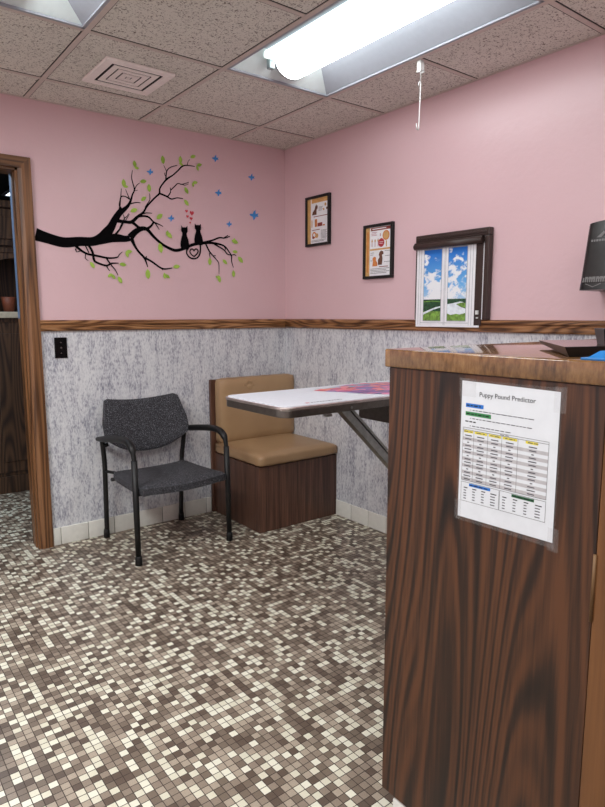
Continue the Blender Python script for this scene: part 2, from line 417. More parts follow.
mb = MB('fixture_white'); x0, x1, y0, y1 = -1.20, -.58, 2.26, 2.86
mb.box(x0, x1, y0, y0+.03, H-.012, H-.0005); mb.box(x0, x1, y1-.03, y1, H-.012, H-.0005); mb.box(x0, x0+.03, y0+.03, y1-.03, H-.012, H-.0005); mb.box(x1-.03, x1, y0+.03, y1-.03, H-.012, H-.0005)
part(mb, 'frame', th); mb = MB('far_lamp'); mb.box(x0+.03, x1-.03, y0+.03, y1-.03, H-.008, H-.0005); part(mb, 'diffuser', th)

# ------------------------------------------------------------------ ceiling fixtures
def troffer(i, j, label):
    x1, x0 = CX[i]-.012, CX[i+1]+.012; y1, y0 = CY[j]-.012, CY[j+2]+.012
    cx, cy = (x0+x1)/2, (y0+y1)/2
    th = thing('fluorescent_light', label, 'ceiling light', (cx, cy, H), group='recessed fluorescent fixtures')
    T = H+.085; ins = .13; e = .11; yy0, yy1 = y0+e, y1-e
    mb = MB('fixture_white')
    A = [(x0, y0, H), (x1, y0, H), (x1, y1, H), (x0, y1, H)]; B = [(x0+ins, yy0, T), (x1-ins, yy0, T), (x1-ins, yy1, T), (x0+ins, yy1, T)]
    for k in range(4): mb.poly([A[k], A[(k+1) % 4], B[(k+1) % 4], B[k]], 'fixture_end_lit' if k in (0, 2) else 'fixture_white')
    mb.poly(B)
    for a in ((x0-.002, x0+.012, y0, y1), (x1-.012, x1+.002, y0, y1), (x0, x1, y0-.002, y0+.012), (x0, x1, y1-.012, y1+.002)):
        mb.box(a[0], a[1], a[2], a[3], H-.003, H+.004)
    part(mb, 'housing', th)
    r = .076; l0, l1 = y0+.09, y1-.09; zc = T-.022
    def sect(u): a = PI+PI*u; return cx+math.cos(a)*r*1.15, zc+math.sin(a)*r*.9
    mb = MB('lamp_lens'); mb.grid(lambda u, v: (sect(u)[0], l0+(l1-l0)*v, sect(u)[1]), 18, 1); part(mb, 'lens', th)
    mb = MB('lamp_lens_side')
    mb.box(cx-.155, cx-r*1.15, l0, l1, zc-.012, T-.003, None, .006); mb.box(cx+r*1.15, cx+.125, l0, l1, zc+.01, T-.003, None, .006); part(mb, 'side_lens', th)
    for y, s in ((l0, -1), (l1, 1)):
        mb = MB('clip_grey'); q = [sect(k/12) for k in range(13)]
        mb.prism([(a, y, b) for a, b in q], (0, s*.012, 0), 'fixture_white'); mb.box(cx-.128, cx-.098, y-.01, y+.016, zc-.05, zc+.005, 'clip_grey', .003)
        part(mb, 'end_cap', th)
    return th
LBL = ['glowing fluorescent fixture in the ceiling above the wall mounted table', 'glowing fluorescent fixture in the ceiling near the doorway, left of the vent']
for n, (i, j) in enumerate(FIX[:2]): troffer(i, j, LBL[n])
# unseen area lamps added as fill where further ceiling fixtures are assumed
for n, (i, j) in enumerate(FIX[2:]):
    la = bpy.data.lights.new('fill_lamp', 'AREA'); la.shape = 'RECTANGLE'; la.size = .5; la.size_y = 1.1; la.energy = [6, 12, 42, 18][n]; la.color = (.97, 1, 1)
    o = bpy.data.objects.new('fill_lamp', la); C.objects.link(o); o.location = (CX[i]-.3125, CY[j]-.626, H-.02)
la = bpy.data.lights.new('next_room_lamp', 'AREA'); la.size = .6; la.energy = 14; la.color = (.68, .84, 1)
o = bpy.data.objects.new('next_room_lamp', la); C.objects.link(o); o.location = (-2.2, .8, 2.38)

# vent
vx, vy, vs = -1.357, -.607, .165
th = thing('ceiling_vent', 'square pinkish white ceiling vent with concentric louvres', 'vent', (vx, vy, H))
def ring(mb, h, w, z0, z1, m, bev=0):
    mb.box(vx-h, vx+h, vy-h, vy-h+w, z0, z1, m, bev); mb.box(vx-h, vx+h, vy+h-w, vy+h, z0, z1, m, bev)
    mb.box(vx-h, vx-h+w, vy-h+w, vy+h-w, z0, z1, m, bev); mb.box(vx+h-w, vx+h, vy-h+w, vy+h-w, z0, z1, m, bev)
mb = MB('dark_void'); mb.box(vx-.14, vx+.14, vy-.14, vy+.14, H-.009, H-.0005); part(mb, 'backing', th)
mb = MB('vent_paint'); ring(mb, vs, .042, H-.014, H-.0005, None, .004); part(mb, 'frame', th)
for h in (.109, .075, .041):
    mb = MB('vent_paint'); ring(mb, h, .026, H-.012, H-.0085, None, .001); part(mb, 'louvre', th)
mb = MB('vent_paint'); mb.box(vx-.009, vx+.009, vy-.009, vy+.009, H-.012, H-.0085, None, .001); part(mb, 'louvre', th)

# ceiling hook
hx, hy = -.394, -1.573
th = thing('ceiling_hook', 'white plastic clip with a thin wire hook hanging from the ceiling', 'hook', (hx, hy, H))
mb = MB('white_plastic'); mb.box(hx-.012, hx+.012, hy-.01, hy+.01, H-.012, H-.004, None, .002); mb.box(hx-.014, hx+.014, hy-.011, hy+.011, H-.045, H-.012, None, .004)
mb.box(hx-.014, hx-.008, hy-.011, hy+.011, H-.053, H-.045); mb.box(hx+.008, hx+.014, hy-.011, hy+.011, H-.053, H-.045); part(mb, 'clip', th)
mb = MB('white_plastic'); mb.tube([(hx, hy, H-.044), (hx+.004, hy, H-.07), (hx-.002, hy, H-.092)], .0012, None, 8)
part(mb, 'link', th)
mb = MB('white_plastic')
mb.tube([(hx-.012, hy, H-.112), (hx-.009, hy, H-.096), (hx-.002, hy, H-.088), (hx+.003, hy, H-.094), (hx+.003, hy, H-.11), (hx, hy, H-.2), (hx-.003, hy, H-.285), (hx-.008, hy, H-.298), (hx-.014, hy, H-.297), (hx-.018, hy, H-.288), (hx-.019, hy, H-.272)], .0026, None, 8)
part(mb, 'wire', th)

# ------------------------------------------------------------------ wall decals (wall coordinates x, z)
def catmull(P, n=6):
    out = []
    for i in range(len(P)-1):
        p0, p1, p2, p3 = P[max(i-1, 0)], P[i], P[i+1], P[min(i+2, len(P)-1)]
        for k in range(n):
            t = k/n
            out.append(tuple(.5*(2*b+(c-a)*t+(2*a-5*b+4*c-d)*t*t+(3*b-a-3*c+d)*t**3) for a, b, c, d in zip(p0, p1, p2, p3)))
    out.append(tuple(P[-1])); return out
def stroke(mb, pts, y, m, n=5):
    """tapered ribbon on the wall through (x, z, width) points"""
    q = catmull(pts, n); L = []; R = []
    for i, (x, z, w) in enumerate(q):
        a = q[max(i-1, 0)]; b = q[min(i+1, len(q)-1)]
        t = Vector((b[0]-a[0], b[1]-a[1])); t = t.normalized() if t.length > 1e-9 else Vector((1, 0))
        L.append((x-t.y*w/2, y, z+t.x*w/2)); R.append((x+t.y*w/2, y, z-t.x*w/2))
    for i in range(len(q)-1): mb.poly([L[i], R[i], R[i+1], L[i+1]], m)
BRANCH = [[(-1.661, 1.7491, 0.0677),(-1.6049, 1.7343, 0.0579),(-1.5185, 1.7167, 0.0554),(-1.4277, 1.7276, 0.0508),(-1.3531, 1.7329, 0.0496),(-1.3046, 1.7548, 0.0555),(-1.2694, 1.7888, 0.0557),(-1.2436, 1.8215, 0.0465),(-1.217, 1.8701, 0.0372),(-1.1906, 1.9097, 0.0298),(-1.1699, 1.9294, 0.0262)], [(-1.2181, 1.8668, 0.041),(-1.1909, 1.9018, 0.0317),(-1.161, 1.928, 0.0243),(-1.1349, 1.954, 0.0169),(-1.1186, 1.9838, 0.0122),(-1.107, 2.0178, 0.0084),(-1.0937, 2.0473, 0.0075),(-1.1022, 2.0835, 0.0056),(-1.1079, 2.1153, 0.0047),(-1.1012, 2.156, 0.0028)], [(-1.1915, 1.911, 0.0112),(-1.1847, 1.9534, 0.0074),(-1.1779, 1.9958, 0.0065),(-1.1528, 2.0023, 0.0056),(-1.1254, 1.9896, 0.0075)], [(-1.179, 1.991, 0.0056),(-1.1756, 2.0237, 0.0037),(-1.1727, 2.0443, 0.0028)], [(-1.1234, 1.9879, 0.0066),(-1.1345, 2.01, 0.0047),(-1.148, 2.0427, 0.0028)], [(-1.0937, 2.0455, 0.0047),(-1.0794, 2.0724, 0.0038),(-1.0604, 2.0888, 0.0028)], [(-1.0929, 2.0418, 0.0038),(-1.0848, 2.0419, 0.0028),(-1.0743, 2.0478, 0.0028)], [(-1.1244, 1.9645, 0.0066),(-1.0834, 1.9754, 0.0047),(-1.0588, 1.9762, 0.0028)], [(-1.2134, 1.8616, 0.0224),(-1.1591, 1.8581, 0.0179),(-1.1187, 1.8618, 0.0189),(-1.0817, 1.8935, 0.0171),(-1.0445, 1.9227, 0.0124),(-1.0224, 1.9563, 0.0105),(-0.9896, 1.9931, 0.0096),(-0.9622, 2.0201, 0.0096),(-0.9368, 2.044, 0.0106),(-0.9337, 2.0712, 0.0087),(-0.9133, 2.1025, 0.0087),(-0.883, 2.1351, 0.0106),(-0.844, 2.1624, 0.0078),(-0.81, 2.1931, 0.0078),(-0.7813, 2.2213, 0.0078),(-0.7474, 2.2329, 0.0059),(-0.694, 2.2336, 0.004)], [(-0.7474, 2.2329, 0.0049),(-0.7388, 2.2566, 0.0029),(-0.7282, 2.2698, 0.0029)], [(-0.8918, 2.1311, 0.0087),(-0.8847, 2.178, 0.0067),(-0.8589, 2.2056, 0.0048),(-0.8134, 2.2235, 0.0039)], [(-0.8848, 2.1761, 0.0048),(-0.8949, 2.1958, 0.0038),(-0.9029, 2.2108, 0.0029)], [(-0.8912, 2.1484, 0.0048),(-0.8984, 2.1571, 0.0038),(-0.8991, 2.1684, 0.0038)], [(-0.9368, 2.044, 0.0106),(-0.8921, 2.0328, 0.0107),(-0.8598, 2.0199, 0.0078),(-0.8209, 2.0311, 0.0059),(-0.7818, 2.0305, 0.0049)], [(-0.8834, 2.0318, 0.0088),(-0.8639, 2.0602, 0.0058),(-0.8652, 2.0862, 0.0039)], [(-0.8647, 2.0689, 0.0058),(-0.8352, 2.0976, 0.0059),(-0.8125, 2.117, 0.0049),(-0.7847, 2.1156, 0.0049),(-0.738, 2.1342, 0.003)], [(-0.7847, 2.1165, 0.0039),(-0.7658, 2.112, 0.003),(-0.7406, 2.124, 0.002)], [(-1.0309, 1.9507, 0.0076),(-1.0164, 1.976, 0.0048),(-0.9997, 2.0016, 0.0038),(-1.0005, 2.0366, 0.0029)], [(-1.0164, 1.976, 0.0038),(-1.0307, 1.9554, 0.0048)], [(-1.0448, 1.915, 0.0076),(-1.0238, 1.9219, 0.0057),(-0.9891, 1.9233, 0.0039)], [(-1.1959, 1.8129, 0.0066),(-1.1795, 1.847, 0.0056),(-1.1633, 1.8765, 0.0056),(-1.1693, 1.8993, 0.0037)], [(-1.1653, 1.8754, 0.0047),(-1.1477, 1.8901, 0.0038),(-1.1349, 1.9082, 0.0028)], [(-1.1187, 1.8618, 0.0189),(-1.0989, 1.8493, 0.0171),(-1.074, 1.8325, 0.0172),(-1.038, 1.8259, 0.0173)], [(-1.0765, 1.8968, 0.0133),(-1.0401, 1.9022, 0.0115),(-1.009, 1.8975, 0.0106),(-0.9815, 1.874, 0.0097),(-0.952, 1.864, 0.0068),(-0.9202, 1.8522, 0.0039)], [(-0.9783, 1.8743, 0.0116),(-1.0005, 1.8463, 0.0135),(-1.0328, 1.8244, 0.0173)], [(-0.9753, 1.8697, 0.0068),(-0.963, 1.8563, 0.0058),(-0.9457, 1.8315, 0.0039)], [(-1.3532, 1.7301, 0.0422),(-1.2955, 1.7462, 0.0463),(-1.2465, 1.7591, 0.0485),(-1.2022, 1.7623, 0.0451),(-1.1624, 1.7615, 0.036),(-1.1339, 1.7674, 0.0323)], [(-1.1317, 1.7714, 0.042),(-1.1012, 1.8034, 0.0347),(-1.0629, 1.8263, 0.0274),(-1.025, 1.827, 0.0213),(-0.9827, 1.7864, 0.0177),(-0.9284, 1.7458, 0.0166),(-0.8723, 1.7213, 0.0181),(-0.8364, 1.7157, 0.0182),(-0.7846, 1.7295, 0.0171),(-0.7242, 1.7571, 0.0185),(-0.6631, 1.7705, 0.0173),(-0.6011, 1.7775, 0.0161),(-0.5381, 1.7751, 0.0122),(-0.4903, 1.762, 0.011),(-0.4585, 1.7297, 0.0083),(-0.441, 1.7031, 0.0083),(-0.4401, 1.6685, 0.0069),(-0.4276, 1.6302, 0.0042)], [(-0.663, 1.7732, 0.012),(-0.585, 1.7934, 0.0108),(-0.5291, 1.8151, 0.0095),(-0.4923, 1.8151, 0.0068),(-0.4498, 1.8292, 0.0055)], [(-0.4955, 1.8162, 0.0068),(-0.4644, 1.8349, 0.0055)], [(-0.5698, 1.773, 0.0108),(-0.4988, 1.7409, 0.0082),(-0.467, 1.7127, 0.0069),(-0.4094, 1.7133, 0.0042)], [(-0.6323, 1.7727, 0.0121),(-0.6025, 1.7209, 0.0095),(-0.5563, 1.6761, 0.0068),(-0.5378, 1.6498, 0.0055),(-0.5378, 1.5839, 0.0028)], [(-0.6058, 1.714, 0.0068),(-0.6004, 1.6805, 0.0041)], [(-0.5061, 1.7719, 0.0082),(-0.4873, 1.7512, 0.0069),(-0.4909, 1.7346, 0.0041)], [(-0.4491, 1.7068, 0.0069),(-0.4193, 1.7141, 0.0056),(-0.4029, 1.7053, 0.0042)], [(-0.5795, 1.6979, 0.0054),(-0.559, 1.6991, 0.0041)], [(-1.1252, 1.7695, 0.0272),(-1.1071, 1.7274, 0.0162),(-1.0818, 1.6917, 0.0138),(-1.0494, 1.6597, 0.0139),(-1.0368, 1.6313, 0.0089),(-1.0297, 1.605, 0.0051)], [(-1.048, 1.6598, 0.0126),(-1.0022, 1.6394, 0.0115),(-0.9337, 1.6005, 0.0103),(-0.869, 1.6073, 0.0052)], [(-0.9406, 1.604, 0.009),(-0.9311, 1.5915, 0.0052)], [(-1.0401, 1.6526, 0.0101),(-1.034, 1.6694, 0.0051)], [(-1.4557, 1.7139, 0.0271),(-1.4387, 1.6907, 0.0154),(-1.394, 1.6635, 0.0119),(-1.3381, 1.6548, 0.012),(-1.2713, 1.6456, 0.0103),(-1.217, 1.6523, 0.0066),(-1.2014, 1.6702, 0.0047),(-1.1827, 1.6855, 0.0028)], [(-1.391, 1.7229, 0.0146),(-1.3734, 1.7013, 0.0138),(-1.3581, 1.6702, 0.0138),(-1.3533, 1.6337, 0.0139),(-1.3399, 1.6178, 0.0121),(-1.2831, 1.602, 0.0103),(-1.2532, 1.6156, 0.0094),(-1.2076, 1.6198, 0.0047)], [(-1.2831, 1.602, 0.0084),(-1.2741, 1.5864, 0.0056),(-1.264, 1.5728, 0.0038)], [(-1.2792, 1.6423, 0.0094),(-1.2536, 1.6062, 0.0075),(-1.2303, 1.579, 0.0057),(-1.2158, 1.5492, 0.0038)], [(-1.4008, 1.7132, 0.0073),(-1.3882, 1.6867, 0.0064),(-1.3798, 1.6671, 0.0055)], [(-1.3988, 1.6605, 0.0055),(-1.401, 1.6357, 0.0037),(-1.3848, 1.6246, 0.0028)], [(-1.4535, 1.687, 0.0081),(-1.4492, 1.6666, 0.0045)], [(-1.4454, 1.6686, 0.0045),(-1.4286, 1.6751, 0.0036)], [(-1.2282, 1.7735, 0.0131),(-1.195, 1.8116, 0.0103),(-1.1736, 1.8461, 0.0075),(-1.1612, 1.8781, 0.0038)], [(-1.1735, 1.8489, 0.0056),(-1.1525, 1.8714, 0.0038),(-1.131, 1.9062, 0.0028)], [(-1.1798, 1.9294, 0.0093),(-1.1887, 1.9516, 0.0084),(-1.1789, 1.9943, 0.0056)]]
LEAVES = [(-1.0866, 2.1913, 1.745, 0.0372),(-1.0753, 2.1707, 0.0, 0.0261),(-1.1575, 2.0748, 1.658, 0.0426),(-1.1464, 2.0577, 0.0, 0.026),(-1.0374, 2.1001, 0.262, 0.0377),(-1.0024, 2.0668, 1.606, 0.0419),(-1.0393, 2.001, 0.698, 0.0361),(-1.1027, 1.9283, 0.436, 0.0416),(-0.9082, 2.2415, 1.658, 0.0439),(-0.7923, 2.2585, 1.606, 0.0389),(-0.7887, 2.2338, -0.349, 0.0273),(-0.706, 2.2897, 0.436, 0.0354),(-0.6637, 2.2457, 0.349, 0.0337),(-0.677, 2.2241, -1.134, 0.0278),(-0.6968, 2.1364, 0.262, 0.0338),(-0.7111, 2.1198, -1.222, 0.0239),(-0.7577, 2.0815, -1.047, 0.0396),(-0.76, 2.0082, -0.873, 0.0398),(-0.9418, 1.9086, 0.698, 0.0447),(-0.8838, 1.8041, -0.698, 0.0462),(-0.8948, 1.8147, 1.396, 0.0308),(-0.9433, 1.7218, -1.396, 0.0537),(-1.0299, 1.5643, 1.606, 0.0536),(-0.921, 1.5583, 1.658, 0.0338),(-0.9039, 1.555, -0.524, 0.0339),(-0.8397, 1.6165, 0.175, 0.0419),(-0.6041, 1.66, 1.571, 0.0434),(-0.4925, 1.6631, -0.698, 0.0386),(-0.5511, 1.5628, 2.793, 0.0275),(-0.5386, 1.5522, -1.309, 0.0441),(-0.4285, 1.5897, 1.606, 0.042),(-0.3733, 1.6832, -0.785, 0.0477),(-0.4144, 1.7974, -0.262, 0.047),(-0.4208, 1.808, 1.047, 0.0248),(-0.414, 1.7324, 0.0, 0.0361),(-1.3644, 1.6008, -0.96, 0.037),(-1.184, 1.6124, -0.087, 0.0381),(-1.1433, 1.6889, 0.175, 0.0363),(-1.1562, 1.6729, -1.309, 0.0343),(-1.2652, 1.5473, 0.785, 0.0283),(-1.2449, 1.5405, -0.873, 0.0322),(-1.206, 1.5229, -1.047, 0.0401)]
BIRDS = [(-0.5478, 2.3015, 0.0407, 'blue bird decal highest on the wall, above the cats'),(-0.9923, 2.1597, 0.0353, 'blue bird decal between the upper twigs of the branch'),(-0.2765, 2.2227, 0.0426, 'blue bird decal near the room corner, upper of the two outermost'),(-0.5301, 2.0934, 0.0414, 'blue bird decal in open wall above and right of the hearts'),(-0.8659, 1.9043, 0.0367, 'blue bird decal just left of the sitting cats'),(-0.2589, 1.9807, 0.0601, 'largest blue bird decal, lower and nearest the room corner'),(-0.4545, 1.9056, 0.0359, 'smallest blue bird decal just right of the sitting cats')]
HEARTS = [(-0.7593, 1.9586, 0.0197, 'small red heart decal at upper left of the heart cluster'),(-0.723, 1.9502, 0.0298, 'largest red heart decal above the two cats'),(-0.7534, 1.9273, 0.0187, 'red heart decal at lower left of the heart cluster'),(-0.7286, 1.9167, 0.0221, 'red heart decal below the largest heart'),(-0.7363, 1.8909, 0.0122, 'tiny lowest red heart decal between the cat heads')]
CAT1 = (-0.7789, 1.7246, 0.1451, 0.0593, 0, 'black sitting cat decal, the left and shorter of the pair', 0.02)
CAT2 = (-0.6802, 1.7587, 0.1312, 0.0611, 1, 'black sitting cat decal, the right and taller of the pair', -0.06)
TAILS = [[[(-0.7639, 1.7308, 0.0105),(-0.7677, 1.7043, 0.0092),(-0.7563, 1.6852, 0.0093),(-0.7357, 1.6731, 0.0093),(-0.7146, 1.6716, 0.008)], [(-0.7173, 1.6847, 0.008),(-0.735, 1.697, 0.008),(-0.745, 1.7135, 0.0079),(-0.7371, 1.7285, 0.0079),(-0.7235, 1.7294, 0.0079),(-0.7163, 1.7179, 0.0066)]], [[(-0.6709, 1.7634, 0.0107),(-0.6703, 1.7301, 0.0093),(-0.6773, 1.699, 0.0094),(-0.6932, 1.6794, 0.0093),(-0.7146, 1.6716, 0.008)], [(-0.7173, 1.6847, 0.008),(-0.6986, 1.7004, 0.008),(-0.6875, 1.7171, 0.008),(-0.6947, 1.7312, 0.008),(-0.7084, 1.7304, 0.008),(-0.7163, 1.7179, 0.0066)]]]
BY = -.0022
th = thing('branch_decal', 'black tree branch decal with green leaves on the pink wall', 'wall decal', (BRANCH[0][0][0], 0, BRANCH[0][0][1]))
mb = MB('decal_black')
for n, s in enumerate(BRANCH): stroke(mb, s, BY-.00004*n, None)
part(mb, 'branch', th)
for n, (x, z, a, L) in enumerate(LEAVES):
    mb = MB('decal_green' if n % 4 else 'decal_green_dark'); L *= 1.15
    ca, sa = math.cos(a), math.sin(a)
    o = [(-.5, 0), (-.3, .2), (0, .27), (.25, .2), (.5, 0), (.25, -.19), (0, -.25), (-.3, -.17)]
    mb.poly([(x+L*(u*ca-v*sa), BY-.003-.00003*n, z+L*(u*sa+v*ca)) for u, v in o]); part(mb, 'leaf', th)
BIRDPOLY = [(-.5, .02), (-.36, .12), (-.14, .12), (-.02, .36), (.2, .52), (.16, .3), (.2, .13), (.5, .24), (.4, .06), (.52, -.08), (.2, -.1), (.1, -.3), (-.08, -.46), (-.1, -.2), (-.2, -.1), (-.4, -.07)]
for x, z, s, lab in BIRDS:
    s *= 1.2
    mb = MB('decal_blue'); mb.poly([(x+u*s, BY, z+v*s) for u, v in BIRDPOLY])
    tag(mb.build('bird_decal_art', None, (x, BY, z)), lab, 'wall decal', 'blue bird decals')
for x, z, s, lab in HEARTS:
    mb = MB('decal_red')
    hp = [(s*.5*math.sin(k*PI/12)**3, s*(13*math.cos(k*PI/12)-5*math.cos(k*PI/6)-2*math.cos(k*PI/4)-math.cos(k*PI/3))/30) for k in range(24)]
    mb.poly([(x+u, BY, z+v) for u, v in hp][::-1]); tag(mb.build('heart_decal_art', None, (x, BY, z)), lab, 'wall decal', 'red heart decals')
def cat(x, zb, h, w, side, lab, lean):
    th = thing('cat_decal_art', lab, 'wall decal', (x, 0, zb), group='sitting cat decals')
    P = [(-.36, 0), (-.5, .1), (-.5, .25), (-.4, .45), (-.27, .6), (-.26, .68), (-.36, .75), (-.38, .84), (-.36, 1.0), (-.2, .92), (.0, .93), (.17, .93), (.33, 1.0), (.36, .84), (.34, .75), (.24, .67), (.27, .58), (.42, .42), (.5, .22), (.5, .08), (.4, 0)]
    mb = MB('decal_black'); mb.poly([(x+u*w+lean*v*w, BY-.0028, zb+v*h) for u, v in P])
    for s in (-1, 1):
        for dz in (-.02, .02): mb.poly([(x+s*w*.25, BY-.0028, zb+h*(.79+dz)), (x+s*w*.72, BY-.0028, zb+h*(.8+dz*2.2)), (x+s*w*.25, BY-.0028, zb+h*(.80+dz))])
    part(mb, 'body', th)
    mb = MB('decal_black')
    for q in TAILS[side]: stroke(mb, q, BY-.0031, None)
    part(mb, 'tail', th)
cat(*CAT1); cat(*CAT2)

# dark wall plate
th = thing('wall_plate', 'dark brown blank wall plate under the rail beside the door', 'wall plate', (-1.563, 0, 1.137))
mb = MB('brown_plastic'); mb.box(-1.598, -1.529, -.007, -.0005, 1.079, 1.195, None, .003); o = part(mb, 'plate', th); o.data.materials[0] = MATS['glossy_black']
for z in (1.167, 1.107, 1.137):
    mb = MB('steel'); mb.tube([(-1.563, -.0065, z), (-1.563, -.0085, z)], .0035 if z != 1.137 else .005, None, 12); part(mb, 'screw', th)

# ------------------------------------------------------------------ framed posters on the right wall
def poster(y0, y1, z0, z1, label, kind):
    """y0 is the left edge as seen from the room; u runs to the viewer's right (-y)"""
    W, Hh = y0-y1, z1-z0
    th = thing('framed_poster', label, 'picture', (0, (y0+y1)/2, z0), group='framed pet posters')
    mb = MB('black_frame'); b = .016; d0, d1 = -.022, -.001
    mb.box(d0, d1, y1, y0, z1-b, z1, None, .002); mb.box(d0, d1, y1, y0, z0, z0+b, None, .002)
    mb.box(d0, d1, y1, y1+b, z0+b, z1-b, None, .002); mb.box(d0, d1, y0-b, y0, z0+b, z1-b, None, .002); part(mb, 'frame', th)
    mb = MB('white_print'); x = -.012; iw, ih = W-2*b, Hh-2*b; lay = [0]
    def P(u, v): return (x-.0002*lay[0], y0-b-u*iw, z1-b-v*ih)
    def R(u0, u1, v0, v1, m): lay[0] += .2; mb.poly([P(u0, v0), P(u0, v1), P(u1, v1), P(u1, v0)], m)
    def G(pts, m): lay[0] += .2; mb.poly([P(*p) for p in pts], m)
    def disc(u, v, r, m): G([(u+r*math.cos(k*PI/8), v-r*math.sin(k*PI/8)*iw/ih) for k in range(16)], m)
    def lines(u0, u1, v0, n, dv, m='ink_grey', h=.008):
        for k in range(n): R(u0, u1-(.15*(u1-u0) if k % 2 else 0), v0+k*dv, v0+k*dv+h, m)
    mb.box(x, -.003, y1+b, y0-b, z0+b, z1-b)
    if kind == 0:
        R(0, .16, 0, 1, 'ink_tan'); R(.2, 1, .0, .1, 'ink_tan'); lines(.24, .85, .03, 2, .03, 'ink_orange')
        G([(.22, .36), (.26, .29), (.34, .24), (.38, .17), (.43, .13), (.46, .17), (.5, .16), (.49, .22), (.44, .26), (.44, .36)], 'ink_brown')
        disc(.86, .17, .045, 'ink_tan'); disc(.93, .26, .035, 'ink_brown'); disc(.78, .27, .035, 'ink_tan'); lines(.54, .74, .2, 4, .025)
        R(.3, .98, .395, .41, 'ink_maroon'); R(.36, .47, .46, .63, 'ink_orange'); R(.49, .72, .55, .63, 'ink_maroon'); R(.74, .84, .6, .63, 'ink_orange'); R(.2, .24, .47, .63, 'ink_tan')
        R(.22, .6, .69, .705, 'ink_maroon'); disc(.33, .81, .1, 'ink_orange'); disc(.33, .81, .055, 'white_print'); disc(.46, .83, .07, 'ink_tan'); disc(.28, .86, .045, 'ink_maroon'); lines(.65, .95, .72, 8, .025); lines(.2, .9, .93, 2, .025)
    else:
        R(0, .16, 0, 1, 'ink_tan'); R(.05, .11, .08, .92, 'ink_orange'); R(.2, 1, .01, .075, 'ink_maroon'); lines(.26, .8, .03, 1, .03, 'white_print', .018)
        lines(.22, .45, .1, 3, .03, 'ink_lilac', .014); disc(.8, .19, .135, 'ink_orange'); disc(.8, .19, .1, 'ink_tan'); disc(.62, .33, .12, 'ink_red'); lines(.55, .7, .31, 2, .03, 'white_print')
        for u in (.24, .36, .48): R(u, u+.03, .24, .4, 'ink_lilac'); disc(u+.015, .28, .03, 'ink_tan')
        R(.56, .6, .14, .2, 'ink_lilac'); R(.8, .84, .3, .42, 'ink_tan')
        R(.18, 1, .44, .475, 'ink_tan')
        G([(.5, .78), (.5, .68), (.56, .62), (.53, .57), (.56, .52), (.62, .49), (.7, .51), (.72, .56), (.66, .58), (.68, .66), (.66, .78)], 'ink_brown')
        G([(.28, .8), (.3, .7), (.28, .64), (.34, .6), (.42, .62), (.42, .68), (.48, .74), (.48, .8)], 'ink_orange')
        lines(.2, .34, .52, 2, .04); lines(.76, .97, .5, 1, .04); lines(.78, .97, .6, 1, .04); lines(.74, .97, .72, 1, .04); lines(.2, .28, .68, 1, .04)
        R(.55, .9, .81, .825, 'ink_maroon'); lines(.2, .95, .85, 4, .03)
    part(mb, 'print', th)
poster(-.254, -.499, 1.766, 2.082, 'black framed cat poster, the higher one nearer the room corner', 0)
poster(-.815, -1.055, 1.529, 1.840, 'black framed dog poster hung lower, nearer the window picture', 1)

# ------------------------------------------------------------------ brown framed window picture
th = thing('window_picture', 'white casement window print with blue sky in a brown frame', 'picture', (0, -1.47, 1.255))
mb = MB('brown_plastic', 'white_print')
mb.box(-.036, -.001, -1.714, -1.245, 1.698, 1.736, 'brown_plastic', .005); mb.box(-.036, -.001, -1.714, -1.688, 1.293, 1.698, 'brown_plastic', .004)
mb.box(-.026, -.001, -1.252, -1.240, 1.293, 1.698, 'brown_plastic', .003); mb.box(-.03, -.001, -1.684, -1.680, 1.293, 1.695, 'white_print')
mb.box(-.042, -.036, -1.70, -1.255, 1.712, 1.722, 'brown_plastic', .002)
part(mb, 'frame', th)
mb = MB('brown_plastic'); mb.box(-.03, -.023, -1.677, -1.250, 1.264, 1.694, None, .002); part(mb, 'backing_panel', th)
mb = MB('brown_plastic'); mb.tube([(-.048, -1.254, 1.676), (-.048, -1.686, 1.676)], .0165, None, 18); mb.box(-.058, -.03, -1.686, -1.254, 1.682, 1.696, None, .004); part(mb, 'roller', th)
mb = MB('white_print', 'groove_grey', 'sky_print', 'tree_green', 'grass_green', 'lake_white')
wx = -.034; mb.box(wx, wx+.003, -1.638, -1.257, 1.254, 1.668, 'white_print')
mb.box(wx-.002, wx, -1.672, -1.632, 1.254, 1.264, 'white_print')
def V(x, y0, y1, z0, z1, m): mb.poly([(x, y0, z1), (x, y0, z0), (x, y1, z0), (x, y1, z1)], m)
for a in (-1.272, -1.288, -1.446, -1.453, -1.606, -1.622): V(wx-.0005, a, a-.0025, 1.264, 1.664, 'groove_grey')
for z in (1.274, 1.662): V(wx-.0006, -1.288, -1.606, z, z+.0025, 'groove_grey')
for (a, b), pane in (((-1.310, -1.427), 0), ((-1.472, -1.588), 1)):
    V(wx-.0008, a+.003, b-.003, 1.283, 1.659, 'groove_grey')
    V(wx-.0012, a, b, 1.398, 1.655, 'sky_print'); V(wx-.0012, a, b, 1.336, 1.398, 'tree_green'); V(wx-.0012, a, b, 1.287, 1.336, 'grass_green')
    def lk(pts, m='lake_white', d=.0016): mb.poly([(wx-d, a+(b-a)*u, z) for u, z in pts], m)
    if pane == 0: lk([(0, 1.330), (.35, 1.344), (.75, 1.358), (1, 1.362), (1, 1.355), (.6, 1.344), (0, 1.318)]); lk([(0, 1.388), (.5, 1.392), (1, 1.386), (1, 1.383), (.5, 1.387), (0, 1.384)], 'grass_green')
    else: lk([(0, 1.340), (.0, 1.372), (.3, 1.376), (.7, 1.384), (.9, 1.38), (.5, 1.370), (.75, 1.356), (1, 1.348), (1, 1.326), (.7, 1.318), (.5, 1.322), (.2, 1.316), (0, 1.324)]); lk([(.5, 1.37), (.75, 1.378), (1, 1.376), (1, 1.352), (.75, 1.358)], 'grass_green', .002)
part(mb, 'window_print', th)
